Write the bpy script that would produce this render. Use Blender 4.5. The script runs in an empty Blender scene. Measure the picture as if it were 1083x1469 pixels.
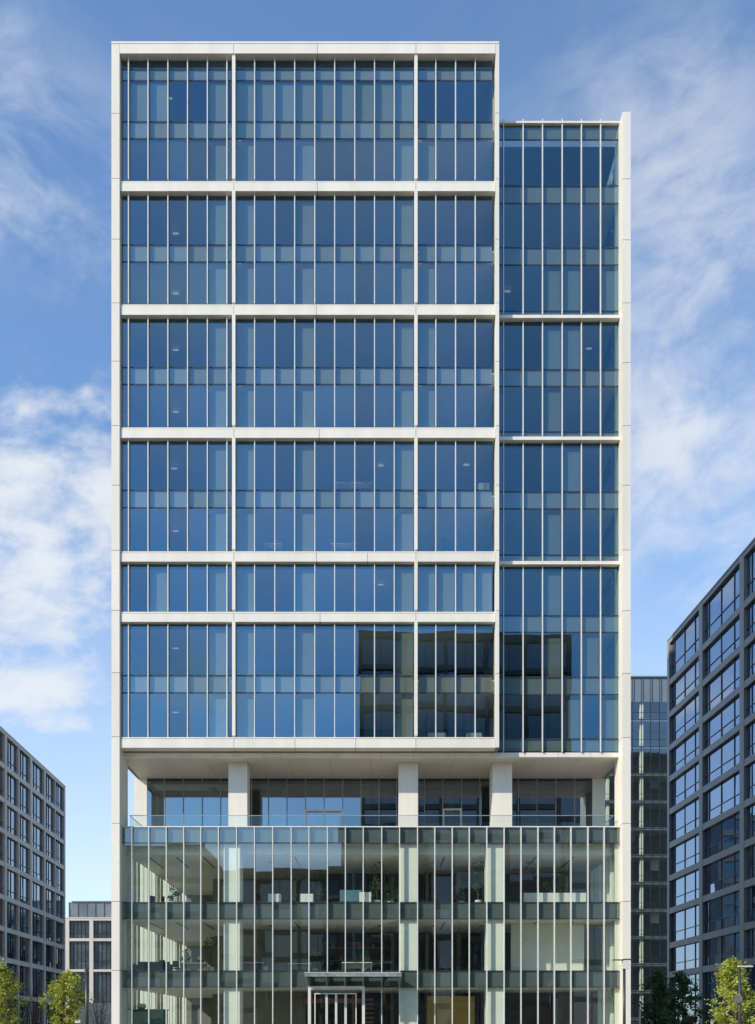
import bpy, math, random
from mathutils import Vector, Matrix
random.seed(7)
R = math.radians
scn = bpy.context.scene
col = scn.collection

# ------------------------------------------------------------------ survey
# The photograph is an upright, level shot: picture pixels turn into metres
# once the true depth of a plane is known (camera at the origin, looking +Y).
F = 1326.0; CX = 541.5; HY = 1477.0; EYE = 1.6
def X(px, d): return (px - CX) / F * d
def Z(py, d): return (HY - py) / F * d + EYE

# ------------------------------------------------------------------ helpers
def tag(o, label=None, cat=None, group=None, kind=None):
    if label: o['label'] = label
    if cat: o['category'] = cat
    if group: o['group'] = group
    if kind: o['kind'] = kind
    return o

def empty(name, loc=(0, 0, 0), rz=0.0):
    o = bpy.data.objects.new(name, None)
    o.location = loc; o.rotation_euler = (0, 0, rz); o.empty_display_size = .5
    col.objects.link(o); return o

class MB:
    """collects faces and links them as one mesh object"""
    def __init__(s): s.v = []; s.f = []; s.m = []
    def quad(s, a, b, c, d, m=0):
        n = len(s.v); s.v += [tuple(a), tuple(b), tuple(c), tuple(d)]; s.f.append((n, n+1, n+2, n+3)); s.m.append(m)
    def box(s, x0, x1, y0, y1, z0, z1, m=0):
        if x0 > x1: x0, x1 = x1, x0
        if y0 > y1: y0, y1 = y1, y0
        if z0 > z1: z0, z1 = z1, z0
        n = len(s.v)
        s.v += [(x0,y0,z0),(x1,y0,z0),(x1,y1,z0),(x0,y1,z0),(x0,y0,z1),(x1,y0,z1),(x1,y1,z1),(x0,y1,z1)]
        for q in ((0,3,2,1),(4,5,6,7),(0,1,5,4),(1,2,6,5),(2,3,7,6),(3,0,4,7)):
            s.f.append(tuple(n+i for i in q)); s.m.append(m)
        return s
    def tube(s, pts, rad, seg=8, m=0, cap=True):
        pts = [Vector(p) for p in pts]; n0 = len(s.v); k = len(pts)
        for i, p in enumerate(pts):
            t = (pts[min(i+1, k-1)] - pts[max(i-1, 0)])
            t = t.normalized() if t.length > 1e-9 else Vector((0, 0, 1))
            a = t.orthogonal().normalized() if abs(t.z) < .99 else Vector((1, 0, 0))
            if abs(t.z) < .99: a = t.cross(Vector((0, 0, 1))).normalized()
            a = (a - t * a.dot(t)).normalized(); b = t.cross(a)
            r = rad[i] if isinstance(rad, (list, tuple)) else rad
            for j in range(seg):
                an = 2*math.pi*j/seg
                s.v.append(tuple(p + a*math.cos(an)*r + b*math.sin(an)*r))
        for i in range(k-1):
            for j in range(seg):
                j2 = (j+1) % seg
                s.f.append((n0+i*seg+j, n0+i*seg+j2, n0+(i+1)*seg+j2, n0+(i+1)*seg+j)); s.m.append(m)
        if cap:
            s.f.append(tuple(n0+j for j in range(seg))[::-1]); s.m.append(m)
            s.f.append(tuple(n0+(k-1)*seg+j for j in range(seg))); s.m.append(m)
        return s
    def build(s, name, mats, parent=None, smooth=False):
        me = bpy.data.meshes.new(name)
        me.from_pydata(s.v, [], s.f)
        for mt in (mats if isinstance(mats, (list, tuple)) else [mats]): me.materials.append(mt)
        me.polygons.foreach_set('material_index', s.m)
        if smooth: me.polygons.foreach_set('use_smooth', [True]*len(s.f))
        me.update()
        o = bpy.data.objects.new(name, me); col.objects.link(o)
        if parent: o.parent = parent
        return o

def box_obj(name, mat, parent, *b):
    return MB().box(*b).build(name, mat, parent)

# ------------------------------------------------------------------ materials
def newmat(name):
    m = bpy.data.materials.new(name); m.use_nodes = True
    nt = m.node_tree; nt.nodes.clear()
    out = nt.nodes.new('ShaderNodeOutputMaterial')
    return m, nt, out

def surf(name, c, rough=.5, var=.08, scale=1.5, metal=0., spec=.5, bump=0., streak=False, isl=0.):
    """painted / mineral surface: base colour broken up by noise (and, if asked, run-off streaks)"""
    m, nt, out = newmat(name)
    N, L = nt.nodes, nt.links
    p = N.new('ShaderNodeBsdfPrincipled')
    tc = N.new('ShaderNodeNewGeometry')
    mp = N.new('ShaderNodeMapping'); mp.inputs['Scale'].default_value = (1, 1, .12) if streak else (1, 1, 1)
    L.new(tc.outputs['Position'], mp.inputs['Vector'])
    n = N.new('ShaderNodeTexNoise'); n.inputs['Scale'].default_value = scale; n.inputs['Detail'].default_value = 6
    n.inputs['Roughness'].default_value = .62
    L.new(mp.outputs[0], n.inputs['Vector'])
    mr = N.new('ShaderNodeMapRange'); mr.inputs[1].default_value = .3; mr.inputs[2].default_value = .7
    mr.inputs[3].default_value = 1-var; mr.inputs[4].default_value = 1+var
    L.new(n.outputs['Fac'], mr.inputs[0])
    val = mr.outputs[0]
    if isl:
        ma = N.new('ShaderNodeMapRange'); ma.inputs[3].default_value = 1-isl; ma.inputs[4].default_value = 1+isl
        L.new(tc.outputs['Random Per Island'], ma.inputs[0])
        mu = N.new('ShaderNodeMath'); mu.operation = 'MULTIPLY'
        L.new(val, mu.inputs[0]); L.new(ma.outputs[0], mu.inputs[1]); val = mu.outputs[0]
    vm = N.new('ShaderNodeVectorMath'); vm.operation = 'SCALE'; vm.inputs[0].default_value = c
    L.new(val, vm.inputs['Scale'])
    L.new(vm.outputs[0], p.inputs['Base Color'])
    p.inputs['Roughness'].default_value = rough; p.inputs['Metallic'].default_value = metal
    p.inputs['Specular IOR Level'].default_value = spec
    if bump:
        b = N.new('ShaderNodeBump'); b.inputs['Strength'].default_value = bump; b.inputs['Distance'].default_value = .02
        L.new(n.outputs['Fac'], b.inputs['Height']); L.new(b.outputs[0], p.inputs['Normal'])
    L.new(p.outputs[0], out.inputs[0])
    return m

def glass(name, f0, f90, tint, refl, wav=.0035, wscale=.35, isl=.06):
    """coated architectural glazing: mirror share rising with angle over a tinted see-through pane"""
    m, nt, out = newmat(name)
    N, L = nt.nodes, nt.links
    geo = N.new('ShaderNodeNewGeometry')
    n = N.new('ShaderNodeTexNoise'); n.inputs['Scale'].default_value = wscale; n.inputs['Detail'].default_value = 1
    L.new(geo.outputs['Position'], n.inputs['Vector'])
    b = N.new('ShaderNodeBump'); b.inputs['Strength'].default_value = 1; b.inputs['Distance'].default_value = wav
    L.new(n.outputs['Fac'], b.inputs['Height'])
    g = N.new('ShaderNodeBsdfGlossy'); g.inputs['Roughness'].default_value = 0.0
    vm = N.new('ShaderNodeVectorMath'); vm.operation = 'SCALE'; vm.inputs[0].default_value = refl
    ma = N.new('ShaderNodeMapRange'); ma.inputs[3].default_value = 1-isl; ma.inputs[4].default_value = 1+isl
    L.new(geo.outputs['Random Per Island'], ma.inputs[0]); L.new(ma.outputs[0], vm.inputs['Scale'])
    L.new(vm.outputs[0], g.inputs['Color'])
    L.new(b.outputs[0], g.inputs['Normal'])
    t = N.new('ShaderNodeBsdfTransparent'); t.inputs['Color'].default_value = (*tint, 1)
    lw = N.new('ShaderNodeLayerWeight'); lw.inputs['Blend'].default_value = .3
    mr = N.new('ShaderNodeMapRange'); mr.inputs[3].default_value = f0; mr.inputs[4].default_value = f90
    pw = N.new('ShaderNodeMath'); pw.operation = 'POWER'; pw.inputs[1].default_value = 3.5
    L.new(lw.outputs['Facing'], pw.inputs[0]); L.new(pw.outputs[0], mr.inputs[0])
    mx = N.new('ShaderNodeMixShader')
    L.new(mr.outputs[0], mx.inputs[0]); L.new(t.outputs[0], mx.inputs[1]); L.new(g.outputs[0], mx.inputs[2])
    L.new(mx.outputs[0], out.inputs[0])
    return m

def dark_glass(name, c, refl, f0=.3, f90=.95, var=.6, vscale=.5):
    """glazing of the neighbours: mirror over a dim, unevenly furnished interior"""
    m, nt, out = newmat(name)
    N, L = nt.nodes, nt.links
    geo = N.new('ShaderNodeNewGeometry')
    d = N.new('ShaderNodeBsdfDiffuse')
    n = N.new('ShaderNodeTexNoise'); n.inputs['Scale'].default_value = vscale; n.inputs['Detail'].default_value = 4
    L.new(geo.outputs['Position'], n.inputs['Vector'])
    mr = N.new('ShaderNodeMapRange'); mr.inputs[1].default_value = .35; mr.inputs[2].default_value = .65
    mr.inputs[3].default_value = 1-var; mr.inputs[4].default_value = 1+var
    L.new(n.outputs['Fac'], mr.inputs[0])
    r2 = N.new('ShaderNodeMapRange'); r2.inputs[3].default_value = .5; r2.inputs[4].default_value = 1.6
    L.new(geo.outputs['Random Per Island'], r2.inputs[0])
    mu = N.new('ShaderNodeMath'); mu.operation = 'MULTIPLY'; L.new(mr.outputs[0], mu.inputs[0]); L.new(r2.outputs[0], mu.inputs[1])
    vm = N.new('ShaderNodeVectorMath'); vm.operation = 'SCALE'; vm.inputs[0].default_value = c
    L.new(mu.outputs[0], vm.inputs['Scale']); L.new(vm.outputs[0], d.inputs['Color'])
    g = N.new('ShaderNodeBsdfGlossy'); g.inputs['Roughness'].default_value = .01; g.inputs['Color'].default_value = (*refl, 1)
    b = N.new('ShaderNodeBump'); b.inputs['Strength'].default_value = 1; b.inputs['Distance'].default_value = .004
    n2 = N.new('ShaderNodeTexNoise'); n2.inputs['Scale'].default_value = .5; n2.inputs['Detail'].default_value = 1
    L.new(geo.outputs['Position'], n2.inputs['Vector']); L.new(n2.outputs['Fac'], b.inputs['Height']); L.new(b.outputs[0], g.inputs['Normal'])
    lw = N.new('ShaderNodeLayerWeight'); lw.inputs['Blend'].default_value = .3
    m3 = N.new('ShaderNodeMapRange'); m3.inputs[3].default_value = f0; m3.inputs[4].default_value = f90
    pw = N.new('ShaderNodeMath'); pw.operation = 'POWER'; pw.inputs[1].default_value = 3.0
    L.new(lw.outputs['Facing'], pw.inputs[0]); L.new(pw.outputs[0], m3.inputs[0])
    mx = N.new('ShaderNodeMixShader')
    L.new(m3.outputs[0], mx.inputs[0]); L.new(d.outputs[0], mx.inputs[1]); L.new(g.outputs[0], mx.inputs[2])
    L.new(mx.outputs[0], out.inputs[0])
    return m

def leaf_mat(name, c1, c2, trans=.35):
    m, nt, out = newmat(name)
    N, L = nt.nodes, nt.links
    geo = N.new('ShaderNodeNewGeometry')
    rp = N.new('ShaderNodeValToRGB')
    rp.color_ramp.elements[0].color = (*c1, 1); rp.color_ramp.elements[1].color = (*c2, 1)
    L.new(geo.outputs['Random Per Island'], rp.inputs[0])
    d = N.new('ShaderNodeBsdfDiffuse'); t = N.new('ShaderNodeBsdfTranslucent')
    L.new(rp.outputs[0], d.inputs[0]); L.new(rp.outputs[0], t.inputs[0])
    mx = N.new('ShaderNodeMixShader'); mx.inputs[0].default_value = trans
    L.new(d.outputs[0], mx.inputs[1]); L.new(t.outputs[0], mx.inputs[2])
    g = N.new('ShaderNodeBsdfGlossy'); g.inputs['Roughness'].default_value = .45
    m2 = N.new('ShaderNodeMixShader'); m2.inputs[0].default_value = .05
    L.new(mx.outputs[0], m2.inputs[1]); L.new(g.outputs[0], m2.inputs[2])
    L.new(m2.outputs[0], out.inputs[0])
    return m

def paving(name, c, joint, sx, sy):
    m, nt, out = newmat(name)
    N, L = nt.nodes, nt.links
    p = N.new('ShaderNodeBsdfPrincipled'); geo = N.new('ShaderNodeNewGeometry')
    br = N.new('ShaderNodeTexBrick'); br.inputs['Scale'].default_value = 1
    br.inputs['Brick Width'].default_value = sx; br.inputs['Row Height'].default_value = sy
    br.inputs['Mortar Size'].default_value = .006
    br.inputs['Color1'].default_value = (*[x*.92 for x in c], 1); br.inputs['Color2'].default_value = (*[x*1.08 for x in c], 1)
    br.inputs['Mortar'].default_value = (*joint, 1)
    L.new(geo.outputs['Position'], br.inputs['Vector'])
    n = N.new('ShaderNodeTexNoise'); n.inputs['Scale'].default_value = .7; n.inputs['Detail'].default_value = 8
    L.new(geo.outputs['Position'], n.inputs['Vector'])
    mr = N.new('ShaderNodeMapRange'); mr.inputs[3].default_value = .75; mr.inputs[4].default_value = 1.2
    L.new(n.outputs['Fac'], mr.inputs[0])
    vm = N.new('ShaderNodeVectorMath'); vm.operation = 'SCALE'
    L.new(br.outputs['Color'], vm.inputs[0]); L.new(mr.outputs[0], vm.inputs['Scale'])
    L.new(vm.outputs[0], p.inputs['Base Color']); p.inputs['Roughness'].default_value = .8
    L.new(p.outputs[0], out.inputs[0])
    return m

M = {}
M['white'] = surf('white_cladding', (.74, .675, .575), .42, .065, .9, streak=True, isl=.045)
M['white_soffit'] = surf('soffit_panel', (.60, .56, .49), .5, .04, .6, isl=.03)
M['joint'] = surf('dark_joint', (.16, .16, .16), .8)
M['alu'] = surf('pale_aluminium_fin', (.64, .62, .565), .35, .05, 2)
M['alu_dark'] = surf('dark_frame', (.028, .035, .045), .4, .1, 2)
M['alu_mid'] = surf('mid_grey_frame', (.30, .30, .29), .4, .1, 2)
M['glass_up'] = glass('blue_coated_glass', .42, .95, (.68, .74, .68), (.25, .445, .575), isl=.17)
M['glass_wing'] = glass('blue_coated_wing_glass', .42, .95, (.58, .66, .64), (.19, .36, .46), isl=.12)
M['glass_pod'] = glass('clear_podium_glass', .165, .95, (.93, .985, .925), (.92, .97, 1.0), .001)
M['glass_ter'] = glass('grey_terrace_glass', .45, .95, (.42, .50, .50), (.48, .58, .64), .001)
M['glass_bal'] = glass('balustrade_glass', .055, .9, (.84, .92, .92), (1, 1, 1), .0005)
M['spandrel'] = surf('grey_spandrel_panel', (.60, .585, .47), .6, .05, 1, isl=.05)
M['spandrel_pod'] = surf('dark_grey_spandrel_panel', (.085, .106, .098), .5, .05, 1, isl=.06)
M['back_panel'] = surf('pale_grey_back_panel', (.50, .52, .45), .8, .05, 1, isl=.06)
M['ceiling'] = surf('office_ceiling', (.82, .80, .71), .8, .04, 2)
M['slot'] = surf('ceiling_slot', (.03, .03, .03), .8)
M['floor_in'] = surf('office_floor', (.50, .47, .40), .6, .15, 1)
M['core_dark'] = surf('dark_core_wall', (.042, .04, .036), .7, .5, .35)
M['core_grey'] = surf('grey_core_wall', (.235, .225, .19), .8, .15, .4)
M['in_white'] = surf('interior_white', (.82, .79, .70), .7, .04, 1)
M['yellow'] = surf('ochre_partition', (.50, .34, .09), .6, .08, 1)
M['wood'] = surf('brown_wood', (.26, .13, .07), .5, .25, 3)
M['green_paint'] = surf('green_counter', (.03, .10, .045), .5, .15, 2)
M['black'] = surf('black_fabric', (.02, .022, .025), .8, .2, 3)
M['screen'] = surf('pale_blue_screen', (.35, .62, .72), .3, .08, 1)
M['pot_white'] = surf('white_planter', (.72, .72, .69), .6, .06, 3)
M['leaf_in'] = leaf_mat('indoor_leaf', (.05, .13, .02), (.20, .34, .06), .3)
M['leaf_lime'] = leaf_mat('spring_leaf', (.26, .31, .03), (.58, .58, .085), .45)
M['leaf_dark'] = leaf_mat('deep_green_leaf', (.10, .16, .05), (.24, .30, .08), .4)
M['twig'] = surf('reddish_bare_twig', (.15, .10, .075), .9, .3, 6)
M['bark'] = surf('tree_bark', (.11, .085, .065), .95, .35, 12, bump=.5)
M['stone'] = surf('grey_stone_cladding', (.84, .70, .575), .7, .08, .7, streak=True, isl=.06)
M['anthracite'] = surf('anthracite_cladding', (.27, .25, .225), .4, .08, .7, streak=True, isl=.06)
M['cream'] = surf('cream_stone', (.62, .59, .53), .7, .05, .8, streak=True, isl=.04)
M['ng_right'] = dark_glass('sky_reflecting_glass', (.035, .045, .06), (.60, .75, .95), .48, .97)
M['ng_left'] = dark_glass('dark_blue_window_glass', (.028, .034, .042), (.85, .93, 1.0), .30, .9)
M['ng_pent'] = dark_glass('pale_penthouse_glass', (.16, .19, .21), (.85, .92, 1.0), .30, .9, .3)
M['ng_far'] = dark_glass('green_grey_window_glass', (.045, .06, .065), (.75, .88, 1.0), .22, .9)
M['ng_opp'] = dark_glass('dim_window_glass', (.03, .04, .042), (.75, .85, .95), .24, .9)
M['opp'] = surf('dark_taupe_cladding', (.12, .115, .10), .7, .12, .5, isl=.08)
M['rear'] = surf('dark_slate_cladding', (.05, .058, .065), .6, .15, .5, isl=.1)
M['ng_rear'] = dark_glass('dim_slate_glass', (.02, .03, .038), (.6, .75, .9), .08, .8)
M['opp2'] = surf('brown_brick', (.13, .10, .075), .8, .15, .8)
M['rim'] = surf('grey_green_rim', (.24, .26, .235), .35, .35, 4)
M['roof'] = surf('roof_gravel', (.25, .25, .24), .9, .15, 3)
M['grey_panel'] = surf('blue_grey_panel', (.17, .20, .235), .45, .08, .6, isl=.1)
M['lamp_metal'] = surf('dark_lamp_paint', (.035, .035, .035), .4, .1, 4)
M['lamp_pale'] = surf('pale_lamp_paint', (.62, .60, .57), .4, .05, 4)
M['sign'] = surf('grey_sign_back', (.075, .065, .055), .6, .5, 9)
M['paving'] = paving('plaza_paving', (.24, .225, .195), (.2, .19, .17), .9, .6)
M['pavement'] = paving('pavement_flags', (.34, .33, .31), (.16, .16, .15), .6, .6)
M['asphalt'] = surf('asphalt', (.05, .05, .052), .9, .2, 2, bump=.3)
M['kerb'] = surf('kerb_stone', (.38, .37, .35), .8, .1, 3)
M['line'] = surf('road_marking', (.75, .75, .72), .7, .12, 5)
M['terrain'] = surf('city_ground', (.15, .145, .13), .9, .2, .05)

def emit(name, c, s):
    m, nt, out = newmat(name)
    e = nt.nodes.new('ShaderNodeEmission'); e.inputs[0].default_value = (*c, 1); e.inputs[1].default_value = s
    nt.links.new(e.outputs[0], out.inputs[0]); return m
M['lamp_on'] = emit('lit_office_lamp', (1, .97, .9), .5)

# ------------------------------------------------------------------ ground
def sheet(name, mat, x0, x1, y0, y1, z, h=None):
    mb = MB()
    if h is None: mb.quad((x0, y0, z), (x1, y0, z), (x1, y1, z), (x0, y1, z))
    else: mb.box(x0, x1, y0, y1, z, h)
    return tag(mb.build(name, mat), kind='structure')
sheet('ground', M['terrain'], -3000, 3000, -3000, 3000, -.03)
sheet('plaza', M['paving'], -43, 32, -12, 150, 0.0)
sheet('road', M['asphalt'], -400, 400, -32, -20, -.02)
sheet('pavement', M['pavement'], -400, 400, -20, -12.2, -.12, .10)
sheet('pavement', M['pavement'], -400, 400, -40, -32, -.12, .10)
sheet('kerb', M['kerb'], -400, 400, -20.25, -20.004, -.12, .104)
sheet('kerb', M['kerb'], -400, 400, -31.996, -31.75, -.12, .104)
mb = MB()
for i in range(-60, 60):
    mb.quad((i*6, -26.07, -.014), (i*6+3, -26.07, -.014), (i*6+3, -25.93, -.014), (i*6, -25.93, -.014))
tag(mb.build('road_marking', M['line']), kind='structure')

# ------------------------------------------------------------------ the tower
XL0, XL1 = X(159.8, 60), X(171.4, 60)           # left full-height column
XR1 = X(716, 60)                                # right edge of the tall volume
XW0, XW1 = X(893, 60), X(904.8, 60)             # wing end column
GY, WY, PY, TY = 60.45, 61.0, 60.65, 66.3       # glass planes: tower, wing, podium, terrace
ZTOP = Z(59.6, 60)
BACK = 86.0
tower = empty('office_tower', ((XL0+XW1)/2, 60, 0))
tag(tower, 'tall white-framed office tower with blue glass bays, open terrace and glazed podium', 'office tower')
tower_inv = Matrix.Translation(-Vector(tower.location))
def tp(mb, name, mats, parent=None, smooth=False):
    """a part of the tower; vertices are given in world metres"""
    o = tower.location
    mb.v = [(v[0]-o.x, v[1]-o.y, v[2]-o.z) for v in mb.v]
    return mb.build(name, mats, parent or tower, smooth)

def segmented(mb, x0, x1, y0, y1, zs, gap=.034):
    """cladding panels stacked with open joints over a dark core"""
    for a, b in zip(zs[:-1], zs[1:]):
        mb.box(x0, x1, y0, y1, a+gap/2, b-gap/2)
    mb.box(x0+.03, x1-.03, y0+.03, y1-.03, zs[0], zs[-1]-.03, 1)

def hsegmented(mb, xs, y0, y1, z0, z1, gap=.026):
    for a, b in zip(xs[:-1], xs[1:]):
        mb.box(a+gap/2, b-gap/2, y0, y1, z0, z1)
    mb.box(xs[0]+.03, xs[-1]-.03, y0+.03, y1-.03, z0+.03, z1-.03, 1)

WJ = [M['white'], M['joint']]
# --- columns and posts of the frame
mb = MB(); segmented(mb, XL0, XL1, 60, 62, [0]+[Z(p, 60) for p in (1392, 1293, 1181, 1057, 965, 875.5, 789.5, 696, 610.5, 518, 434.5, 343, 256, 162.5, 62.8)])
tp(mb, 'frame_column', WJ)
mb = MB(); segmented(mb, XW0, XW1, 60, 62.0, [0]+[Z(p, 60) for p in (1385, 1293, 1181, 1058, 966, 876, 789, 696, 610.5, 520, 434.5, 344, 256.5, 160)])
tp(mb, 'frame_column', WJ)
mb = MB(); segmented(mb, X(711, 60), XR1, 60, 60.95, [Z(p, 60) for p in (1072.5, 966, 876, 789.5, 696, 610.5, 518.5, 434.5, 343, 256.5, 162, 62.8)])
tp(mb, 'frame_column', WJ)
# main beams: (ledge top, face top, face bottom) in picture rows
BEAMS = [(259.5, 262, 274), (437, 439, 451.5), (613, 615.5, 628), (791, 793.3, 805.5), (877.5, 880, 892), (1058, 1060, 1072.6)]
XPOST = [(332.8, 337.4), (594.4, 599.0)]
BX0, BX1 = XL1+.004, X(711, 60)-.004
mid = [X(335.1, 60), X(596.7, 60)]
for i, (a, b, c) in enumerate(BEAMS):
    y0 = 60.10
    zt, zb = Z(b, y0), Z(c, y0)
    xs = [BX0, mid[0], X([455, 454, 458, 454, 459, 423][i], 60), X([525, 528, 530, 527, 531, 510][i], 60) if i in (3, 5) else mid[1], mid[1], BX1]
    xs = sorted(set(xs))
    mb = MB(); hsegmented(mb, xs, y0, GY+.25 if i < 5 else 60.93, zb, zt)
    mb.box(BX0, BX1, y0+.02, GY-.004, zt+.035, zt+.115)         # sill ledge over a shadow gap
    mb.box(BX0, BX1, y0+.05, GY-.01, zt-.01, zt+.034, 1)
    tp(mb, 'facade_beam', WJ)
# parapet beam and coping
mb = MB(); hsegmented(mb, [BX0, mid[0], X(455.5, 60), mid[1], BX1], 60.0, GY+.3, Z(76.5, 60), Z(62.9, 60))
tp(mb, 'parapet_beam', WJ)
box = MB(); box.box(XL0, XR1, 59.985, 60.9, Z(62.5, 60), ZTOP); tp(box, 'coping', M['white'])
# slim posts between the bays, broken at every beam
rows_glass = [(76.5, 259.5), (274, 437), (451.5, 613), (628, 791), (805.5, 877.5), (892, 1058)]
for k, (pa, pb) in enumerate(XPOST):
    mb = MB()
    for (a, b) in rows_glass:
        mb.box(X(pa, 60.06), X(pb, 60.06), 60.06, GY-.004, Z(b, 60.1)+.115, Z(a, 60.1)-.012)
    tp(mb, 'frame_post', M['white'])

# --- glazing bays
BAYS = [([175.0, 185.2, 213.2, 241.6, 269.7, 298.1, 326.0, 332.4], [1, 2, 3, 4, 5, 6]),
        ([338.0, 365.7, 394.6, 423.0, 451.8, 480.2, 509.0, 537.2, 565.4, 593.8], list(range(1, 9))),
        ([599.8, 624.9, 653.2, 681.3, 706.8], [1, 2, 3])]
# storey lines per row: (glass top, glass bottom, transoms, spandrels)
ROWS = [(83, 259.5, (99.5, 115.7, 174.7, 199.0), ((100.5, 115.2), (175.6, 198.4))),
        (279, 437, (351.5, 375.8), ((352.5, 375.0),)),
        (455, 613, (527.2, 551.5), ((528.2, 550.8),)),
        (631, 791, (703.5, 728.5), ((704.5, 727.7),)),
        (809, 877.5, (), ()),
        (895, 1058, (969.2, 994.0), ((970.2, 993.3),))]
BACK_PANELS = {(0,0,0):[1,2,5],(0,0,1):[5,6],(0,1,0):[0,1,2,3,4,5,6,7,8],(0,1,1):[0,3,8],(0,2,1):[0],
          (1,0,0):[5],(1,0,1):[5],(1,1,0):[0,3,8],(1,1,1):[0,3,8],(1,2,1):[0],
          (2,0,0):[5],(2,0,1):[5],(2,1,0):[0,3,8],(2,1,1):[0,3,8],(2,2,0):[0],(2,2,1):[0],
          (3,0,0):[5],(3,0,1):[5],(3,1,0):[0,3,8],(3,1,1):[0,3,8],
          (4,0,0):[2,5],(4,1,0):[0,3,8],(4,2,0):[0,1,2,3],
          (5,0,0):[5],(5,0,1):[5],(5,1,0):[0,3,8],(5,1,1):[0,3,8]}
fin_mesh = {}
def fin(parent, x, y0, y1, z0, z1, w=.064, mat='alu'):
    key = (round(z1-z0, 4), round(y1-y0, 4), w, mat)
    if key not in fin_mesh:
        me = MB().box(-w/2, w/2, 0, y1-y0, 0, z1-z0)
        o = me.build('fin', M[mat]); fin_mesh[key] = o
    else:
        o = fin_mesh[key].copy(); col.objects.link(o)
    o.parent = parent
    o.location = Vector((x, y0, z0)) - Vector(tower.location)
    return o

def pane(mb, x0, x1, y, z0, z1, m=0, tilt=.0013):
    """one glass pane, hung a hair out of true like any real one"""
    a = random.gauss(0, tilt); b = random.gauss(0, tilt)
    w, h = (x1-x0)/2, (z1-z0)/2
    mb.quad((x0, y-a*w-b*h, z0), (x1, y+a*w-b*h, z0), (x1, y+a*w+b*h, z1), (x0, y-a*w+b*h, z1), m)

def bay(row, b, edges, fins, gy, gt, gb, trans, spans, back_panels, find=.19, extra_fin=()):
    xs = [X(e, gy) for e in edges]
    zt, zb = Z(gt, gy)+.05, Z(gb, gy)-.05
    zl = [zb] + sorted(Z(t, gy) for t in trans) + [zt]
    mb = MB()
    for a, c in zip(xs[:-1], xs[1:]):
        for z0, z1 in zip(zl[:-1], zl[1:]): pane(mb, a, c, gy, z0, z1)
    for z in zl[1:-1]: mb.box(xs[0], xs[-1], gy-.012, gy+.03, z-.042, z+.042, 1)
    for i in range(1, len(xs)-1):
        mb.box(xs[i]-.05, xs[i]+.05, gy-.02, gy+.06, zb, zt, 1)
    cw = tp(mb, 'curtain_wall', [M['glass_wing' if row >= 90 else 'glass_up'], M['alu_dark']])
    for i in fins: fin(cw, xs[i], gy-find, gy-.021, zb, zt-.05 if row < 90 else zt)
    for s0, s1 in spans:
        mb = MB()
        for a, c in zip(xs[:-1], xs[1:]):
            mb.box(a+.055, c-.055, gy+.045, gy+.09, Z(s1, gy), Z(s0, gy))
        tp(mb, 'spandrel_panel', M['spandrel'], cw)
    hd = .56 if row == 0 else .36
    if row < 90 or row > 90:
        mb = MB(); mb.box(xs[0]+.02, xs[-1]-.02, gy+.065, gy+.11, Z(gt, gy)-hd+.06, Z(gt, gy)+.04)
        tp(mb, 'head_shade_strip', M['alu_dark'], cw)  # dark strip added behind the glass head, deepening beam shade and soffit reflection
    for (p, z0, z1) in back_panels:
        mb = MB(); mb.box(xs[p]+.06, xs[p+1]-.06, gy+.12, gy+.14, z0, z1)
        tp(mb, 'back_panel', M['back_panel'], cw)  # pale pane-wide panels stand in for inner columns as well as blinds
    return cw

slabs = []      # (z bottom, z top) of upper floors
for r, (gt, gb, trans, spans) in enumerate(ROWS):
    for b, (edges, fins) in enumerate(BAYS):
        bl = []
        st = []
        if spans:
            main = spans[-1]
            top_lim = gt if r else 116.5
            st = [(Z(main[0], GY)+.03, Z(top_lim+1.5, GY)), (Z(gb, GY), Z(main[1]+1.5, GY)-.02)]
        else: st = [(Z(gb, GY), Z(gt, GY)-.02)]
        for s, (z0, z1) in enumerate(st):
            for p in BACK_PANELS.get((r, b, s), []):
                full = (r == 0 and s == 0)
                bl.append((p, z0, z1 if full else z1-.30))
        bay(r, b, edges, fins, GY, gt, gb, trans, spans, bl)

# --- wing glazing
WEDGE = [715.8, 722.0, 750.0, 777.8, 806.0, 833.5, 861.0, 889.2]
WROWS = [(174.5, 451.5, (200.6, 266.6, 291.8, 355.2, 380.2, 446.4), ((177.5, 200), (268, 291), (356.2, 379.5), (447.2, 451))),
         (459, 626, (530.3, 554.3, 619.6), ((531.3, 553.6), (620.5, 625.5))),
         (635, 804.5, (705.5, 730, 796.2), ((706.5, 729.2), (797, 804))),
         (812, 1078.5, (883.3, 907.2, 971.5, 996.3, 1060.2), ((884.3, 906.5), (972.5, 995.6), (1061.2, 1077.5)))]
WBL = [[(3, 380.5, 446), (4, 380.5, 446), (6, 380.5, 446)], [(3, 463, 530), (4, 463, 530), (3, 555, 619)],
       [(4, 638, 705), (3, 731, 796)], [(3, 815, 883), (5, 908, 971), (3, 908, 971), (6, 997, 1060), (4, 997, 1060)]]
for r, (gt, gb, trans, spans) in enumerate(WROWS):
    bl = [(p, Z(b, WY), Z(a, WY)-.3) for p, a, b in WBL[r]]
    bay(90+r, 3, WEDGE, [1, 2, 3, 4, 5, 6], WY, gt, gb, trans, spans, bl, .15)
for a, b in ((451.6, 456.0), (626.2, 631.0), (804.8, 809.4)):
    mb = MB(); y0 = 60.66
    hsegmented(mb, [X(716.6, y0), X(777.8, y0), X(833.5, y0), X(889.2, y0)], y0, WY+.2, Z(b, y0), Z(a, y0), .01)
    tp(mb, 'wing_ledge', WJ)
mb = MB(); mb.box(X(716.6, 60.8), X(889.4, 60.8), 60.82, 61.6, Z(176.2, 60.82), Z(173.4, 60.82)); tp(mb, 'wing_coping', M['white'])
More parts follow.
